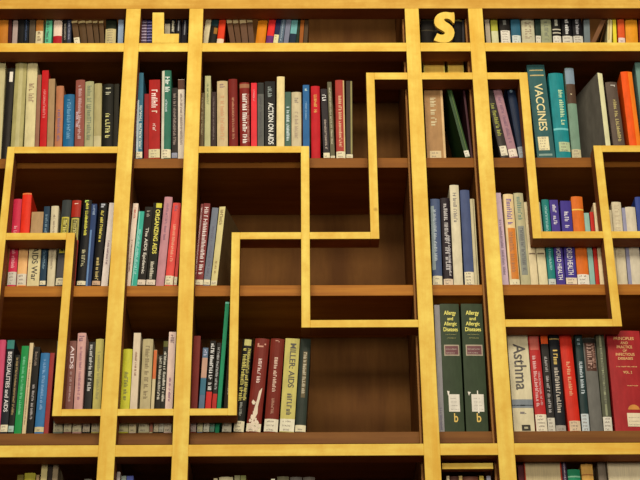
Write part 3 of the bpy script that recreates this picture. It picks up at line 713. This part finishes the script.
 ('tall thin green book', 215.4, 219.6, 225.4, 302, (32, 142, 100), dict(yb=425, bands=[(296, 304, (120, 190, 170))])),
 ('dark brown book half hidden by the upright', 221.8, 231.2, 228.6, 341, (62, 52, 42), dict(lab=(423, 432, (214, 204, 180)), titles=[T(366, 396, (205, 195, 160), .4)])),
 ('black book with broken yellow title', 233.4, 243.6, 242.8, 339.5, (32, 31, 26), dict(bands=[(338, 346, (196, 186, 120), .2, .9)], titles=[T(349, 402, (216, 200, 90), .4, -.12), T(349, 402, (200, 184, 80), .3, .28), T(403, 418, (160, 160, 140), .25)], lab=(421.5, 432))),
 ('maroon volume with torn white foot', 245.8, 260.4, 255.4, 339, (122, 42, 32), dict(extra='torn', titles=[T(344, 350, (190, 130, 100), .6), T(358, 384, (226, 190, 170), .25)], lab=(424, 432))),  # white foot is glare painted on the spine; the label also seeds the strokes
 ('maroon volume with white label beside its torn twin', 263.6, 277.6, 271, 339, (120, 42, 30), dict(full=0, titles=[T(341, 345, (200, 140, 110), .3), T(349, 351, (190, 130, 100), .6), T(358, 392, (220, 180, 150), .25), T(398, 416, (170, 110, 80), .2)], lab=(419.5, 432, (226, 214, 190)))),  # the twin's white foot is painted glare
 ('cream book titled MILLER: AIDS', 278.8, 293.6, 286, 339, (196, 182, 108), dict(bulge=.0008, titles=[('MILLER: AIDS', 344, 388, BK, .42, .08), T(392, 417, (70, 62, 40), .35, .05)], lab=(419.5, 432, (226, 216, 190)))),
 ('dark green grey book, last in its row', 295.4, 306, 300.2, 339, (52, 60, 52), dict(bands=[(352, 398, (110, 96, 70), .35, .75)], titles=[T(353, 396, (190, 176, 140), .3, .05)], lab=(425.5, 432))),
],
('narrow S', 'D'): [
 ('thin pale grey book beside the post', 438.4, 444.6, 434.6, 305, (156, 150, 150), dict(titles=[T(408, 430, (110, 100, 120), .4)])),
 ('left green volume titled Allergy and Allergic Diseases', 445, 465.4, 439.4, 304, (54, 68, 46), dict(extra='allergy', hard=1, bulge=.0009)),
 ('right green volume titled Allergy and Allergic Diseases', 466.4, 488.6, 460.8, 304, (54, 68, 46), dict(extra='allergy2', hard=1, bulge=.0009)),
],
('right', 'D'): [
 ('cream book titled Asthma', 514.2, 535.2, 506.8, 335, (212, 198, 166), dict(bulge=.001, bands=[(399.5, 408, (132, 136, 142)), (405, 406, (90, 95, 105)), (425, 431, (60, 56, 50), .38, .8), (427, 429, (190, 180, 150), .5, .68)], titles=[('Asthma', 344, 390, (60, 54, 50), .6, .04), T(412, 415, (120, 110, 100), .3)])),
 ('red book with pale label', 536.8, 548, 528, 336, (184, 50, 50), dict(bands=[(333, 350, (206, 110, 96), .1, .9)], titles=[T(356, 408, (226, 170, 160), .3, -.15), T(372, 405, (220, 160, 150), .2, .2)], lab=(414.5, 432, (230, 214, 190)))),
 ('black book with orange head', 548.4, 555.8, 540.8, 333, (50, 46, 44), dict(bands=[(330, 344, (222, 92, 36))], titles=[T(357, 413, (170, 160, 150), .4)], lab=(418, 432, (206, 196, 180)))),
 ('navy black book with gold and white title', 556.4, 566.4, 548.8, 333, (34, 36, 42), dict(bands=[(338.5, 339.6, (180, 150, 90))], titles=[T(350, 366, (216, 180, 80), .45), T(368, 414, (190, 175, 150), .45)], lab=(425.5, 432, (170, 160, 150)))),
 ('plain scarlet book with gold title', 569, 581.4, 559, 333, (204, 52, 36), dict(titles=[T(362, 396, (226, 150, 100), .3)], lab=(421, 432, (216, 190, 160), .1, 1))),
 ('dark teal book with pale title', 582.4, 590, 574.6, 333, (44, 62, 62), dict(titles=[T(339, 350, (130, 150, 150), .5), T(362, 394, (190, 200, 195), .45)], lab=(414, 432, (196, 200, 200)))),
 ('grey book with brown title panel', 591, 603.6, 582.6, 338, (112, 108, 102), dict(bands=[(336, 343, (40, 36, 32)), (343, 371, (86, 56, 46), .1, .95)], titles=[T(344, 370, (170, 130, 110), .5), T(346, 368, (150, 110, 90), .25, .3)], lab=(431, 432))),
 ('olive grey book with streaked spine', 604.2, 613, 595.4, 333, (90, 90, 72), dict(bands=[(333, 416, (150, 150, 120), .35, .6)], titles=[T(346, 405, (60, 60, 50), .3)], lab=(417, 432, (216, 206, 190)))),
 ('large red book with gold lettering at right edge', 615.6, 650, 606.2, 331, (164, 42, 46), dict(extra='bigred', hard=1, bulge=.0016, depth=.21)),
],
('left', 'E'): [
 ('dull olive book', 17, 23.4, 17, 475, (112, 96, 40)),
 ('yellow green book', 24, 35, 24, 473, (176, 164, 62)),
 ('short tan book', 36, 39, 36, 475, (170, 140, 100)),
 ('tall cream book rising beside the dark gap', 40.4, 46.6, 40.4, 464, (214, 196, 140)),
 ('tall dark grey book', 47.2, 51.6, 47.2, 465, (54, 42, 38)),
 ('tall beige book', 52, 57.4, 52, 464.5, (160, 140, 112)),
 ('dim grey book', 84, 92, 84, 479, (110, 105, 96)),
],
('narrow L', 'E'): [
 ('greyish white book', 116.6, 120, 116.6, 472, (200, 184, 176)),
 ('pale green grey book', 121.2, 126.2, 121.2, 476, (150, 160, 150)),
 ('blue book', 126.6, 133.4, 126.6, 476, (84, 94, 160)),
],
('middle', 'E'): [
 ('small beige book', 213.6, 217.6, 213.6, 478.4, (180, 164, 130)),
 ('cream book near the post', 219, 233, 219, 477, (186, 174, 140)),
 ('olive grey book', 234.4, 240, 234.4, 475.5, (140, 134, 100)),
 ('faded green book', 240.4, 246, 240.4, 475.5, (128, 128, 78)),
 ('short white book', 271, 275, 271, 479, (220, 210, 190)),
 ('dull olive book', 277, 289, 277, 476.5, (104, 98, 74)),
 ('dim grey book', 290, 302, 290, 477, (96, 90, 84)),
 ('dim brownish grey book', 303, 315, 303, 477, (92, 84, 76)),
],
('narrow S', 'E'): [
 ('pale cream book', 446.6, 449.6, 446.6, 476, (206, 186, 150)),
 ('dark brown book', 450.4, 458.6, 450.4, 476.4, (92, 56, 46)),
 ('slim tan book', 459, 462.6, 459, 476, (200, 170, 110)),
 ('reddish brown book', 463.2, 478.4, 463.2, 476.6, (110, 66, 50)),
 ('yellowish book', 479.4, 484, 479.4, 476, (196, 170, 80)),
 ('grey book beside the post', 486.6, 491, 486.6, 476, (150, 146, 156)),
],
('right', 'E'): [
 ('thin maroon book', 518.6, 524.4, 518.6, 465, (88, 30, 40)),
 ('very thick book showing its beige page edges between red boards', 525, 562.6, 525, 461, (178, 60, 36), dict(fore=1, hard=1, page=(216, 194, 142))),
 ('dark purple book with pale dots', 563, 567.6, 563, 462, (70, 52, 78), dict(titles=[T(463, 480, (220, 200, 210), .3)])),
 ('green book', 568.4, 580.8, 568.4, 469.4, (46, 146, 106), dict(bands=[(476, 477.4, (150, 200, 170))])),
 ('orange tan book', 582.2, 594, 582.2, 464, (224, 174, 94), dict(bands=[(474.4, 475.4, (180, 110, 60))])),
 ('grey book with slanted cover', 599, 607, 599, 462, (130, 116, 102), dict(tan=0.0)),
 ('large pale volume showing cream page edges at right edge', 608.6, 650, 608.6, 461, (200, 180, 150), dict(fore=1, hard=1, page=(244, 220, 172))),
],
}
GOLD = (216, 190, 96)
def torn(root, w, H, bulge, zof):  # glare on the plastic wrap, built as pale flakes and a streak
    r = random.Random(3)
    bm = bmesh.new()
    for i in range(46):          # pale flakes painting the glare on the lower spine
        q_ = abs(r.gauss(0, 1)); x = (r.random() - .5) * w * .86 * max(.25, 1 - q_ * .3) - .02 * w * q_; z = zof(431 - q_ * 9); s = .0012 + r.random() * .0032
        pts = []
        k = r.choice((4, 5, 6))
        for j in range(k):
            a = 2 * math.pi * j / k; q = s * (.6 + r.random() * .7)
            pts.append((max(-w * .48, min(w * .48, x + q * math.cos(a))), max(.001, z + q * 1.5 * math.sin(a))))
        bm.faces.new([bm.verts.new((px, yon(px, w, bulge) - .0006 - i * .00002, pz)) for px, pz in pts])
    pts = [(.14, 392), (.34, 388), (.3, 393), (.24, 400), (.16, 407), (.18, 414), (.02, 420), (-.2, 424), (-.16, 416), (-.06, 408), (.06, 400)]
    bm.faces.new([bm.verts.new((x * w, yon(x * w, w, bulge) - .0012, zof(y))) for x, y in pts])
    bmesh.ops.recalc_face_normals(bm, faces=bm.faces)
    link('glare_or_torn_paper', bm, paint((226, 206, 184), .6), root)
def allergy(root, w, H, bulge, zof, variant=0):
    for s, y0, y1, fr in (('Allergy', 311, 316.4, .62), ('and', 317.2, 320.6, .3), ('Allergic', 322, 327, .66), ('Diseases', 327.6, 331.6, .74)):
        put_text('title', s, w, bulge, .02 * w, (zof(y0) + zof(y1)) / 2, fr * w, zof(y0) - zof(y1), (236, 222, 96), root, 'flat')
    rng = random.Random(5)
    put_strokes('author', w, bulge, [(-.25 * w, .3 * w, zof(335), .0016), (-.18 * w, .28 * w, zof(338.6), .0018)], (180, 170, 90), root, 'flat', rng)
    bm = bmesh.new(); patch(bm, w, bulge, -.36 * w, .42 * w, zof(356), zof(345), .0004); pl = link('title_panel', bm, paint((176, 160, 138)), root)
    bm = bmesh.new(); patch(bm, w, bulge, -.31 * w, .37 * w, zof(354.8), zof(346.2), .0006); link('panel_field', bm, paint((120, 78, 80)), pl)
    put_strokes('panel_text', w, bulge, [(-.28 * w, .3 * w, zof(349.8), .0018), (-.28 * w, .2 * w, zof(353.6), .0018)], (205, 190, 165), pl, 'flat', rng, .0009)
    dx = .04 * variant * w
    bm = bmesh.new(); patch(bm, w, bulge, -.24 * w + dx, .32 * w + dx, zof(412), zof(394.6), .0006); lb = link('call_number_label', bm, paint((222, 212, 198), .5), root)
    put_strokes('call_number', w, bulge, [(-.14 * w + dx, (.14 + .05 * j) * w + dx, zof(399 + 3.6 * j), .0017) for j in range(4)], (130, 118, 104), lb, 'flat', rng, .0009)
    bm = bmesh.new()
    pts = [(-.3, 391), (-.18, 391.6), (-.2, 394), (-.26, 396)] if variant == 0 else [(-.36, 392), (-.22, 392.5), (-.32, 396)]
    bm.faces.new([bm.verts.new((x * w, yon(x * w, w, bulge) - .0007, zof(y))) for x, y in pts]); link('glare_or_torn_paper', bm, paint((230, 220, 206), .5), root)
    if variant:
        bm = bmesh.new()
        pts = [(.02, 391), (.07, 391), (.09, 413.6), (.03, 413.6)]
        bm.faces.new([bm.verts.new((x * w + dx, yon(x * w, w, bulge) - .0011, zof(y))) for x, y in pts]); link('paper_strip', bm, paint((236, 228, 214), .5), root)
    put_text('publisher_mark', 'b', w, bulge, .1 * w, zof(418), .2 * w, zof(413.4) - zof(422.4), (216, 176, 70), root, 'flat')
def bigred(root, w, H, bulge, zof):
    G = (226, 176, 104)
    for s, y0, y1, fr in (('PRINCIPLES', 337.4, 340.4, .6), ('AND', 342, 344.6, .22), ('PRACTICE', 346, 348.8, .46), ('OF', 350, 352.2, .12), ('INFECTIOUS', 353.4, 356.2, .56), ('DISEASES', 357.6, 360.2, .44)):
        put_text('title', s, w, bulge, .0 * w, (zof(y0) + zof(y1)) / 2, fr * w, zof(y0) - zof(y1), G, root, 'flat')
    put_text('volume_number', 'VOL. 2', w, bulge, .02 * w, (zof(371.4) + zof(374)) / 2, .26 * w, zof(371.4) - zof(374), G, root, 'flat')
    rng = random.Random(9)
    put_strokes('author', w, bulge, [(-.3 * w, .32 * w, zof(367.6), .003)], G, root, 'flat', rng)
    put_strokes('edition', w, bulge, [(-.04 * w, .3 * w, zof(386.6), .0026)], G, root, 'flat', rng)
    bm = bmesh.new()
    c = [(.1 + .17 * math.cos(a / 12 * math.pi), 410 - 5 * math.sin(a / 12 * math.pi)) for a in range(13)]
    bm.faces.new([bm.verts.new((x * w, yon(x * w, w, bulge) - .0005, zof(y))) for x, y in c]); link('emblem', bm, paint((206, 140, 70)), root)
    bm = bmesh.new(); patch(bm, w, bulge, -.12 * w, .36 * w, zof(427), zof(413.5), .0008); lb = link('call_number_label', bm, paint((224, 206, 176), .5), root)
    put_strokes('call_number', w, bulge, [(-.08 * w, .25 * w, zof(418.4 + 3.6 * j), .002) for j in range(3)], (130, 118, 104), lb, 'flat', rng, .0011)
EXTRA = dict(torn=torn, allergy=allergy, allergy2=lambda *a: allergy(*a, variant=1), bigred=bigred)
#ENDBOOKS#
for (bay, row), lst in BOOKS.items():
    P = [plan(row, e) for e in lst]
    resolve(P, *BAYS[bay])
    for p in P: make_book(bay, p)

# two tan boxes lying on the half shelf under the letter S, just below the cross beam
for (xa, xb, ytop, lab) in ((423.5, 445, 63.6, 'wider tan cardboard box on the half shelf under letter S, left one'),
                            (448, 464, 63, 'tan cardboard box on the half shelf under letter S, right one')):
    z0 = at(450, 75, YS)[1] - .002
    a = at(xa, 70, YS + .02); b2 = at(xb, 70, YS + .02); zt = at(450, ytop - 6, YS + .02)[1]
    root = thing('box', lab, 'box', ((a[0] + b2[0]) / 2, YS + .02, z0 + .0003), 'tan boxes on the half shelf')
    w = b2[0] - a[0]
    bm = bmesh.new(); box(bm, -w / 2, w / 2, 0, .12, 0, zt - z0, .002); link('carton', bm, paint((255, 212, 112), .6), root)
    bm = bmesh.new(); box(bm, -w / 2 + .004, w / 2 - .004, -.0008, -.0001, (zt - z0) * .15, (zt - z0) * .8); link('front_flap', bm, paint((250, 190, 92), .6), root)
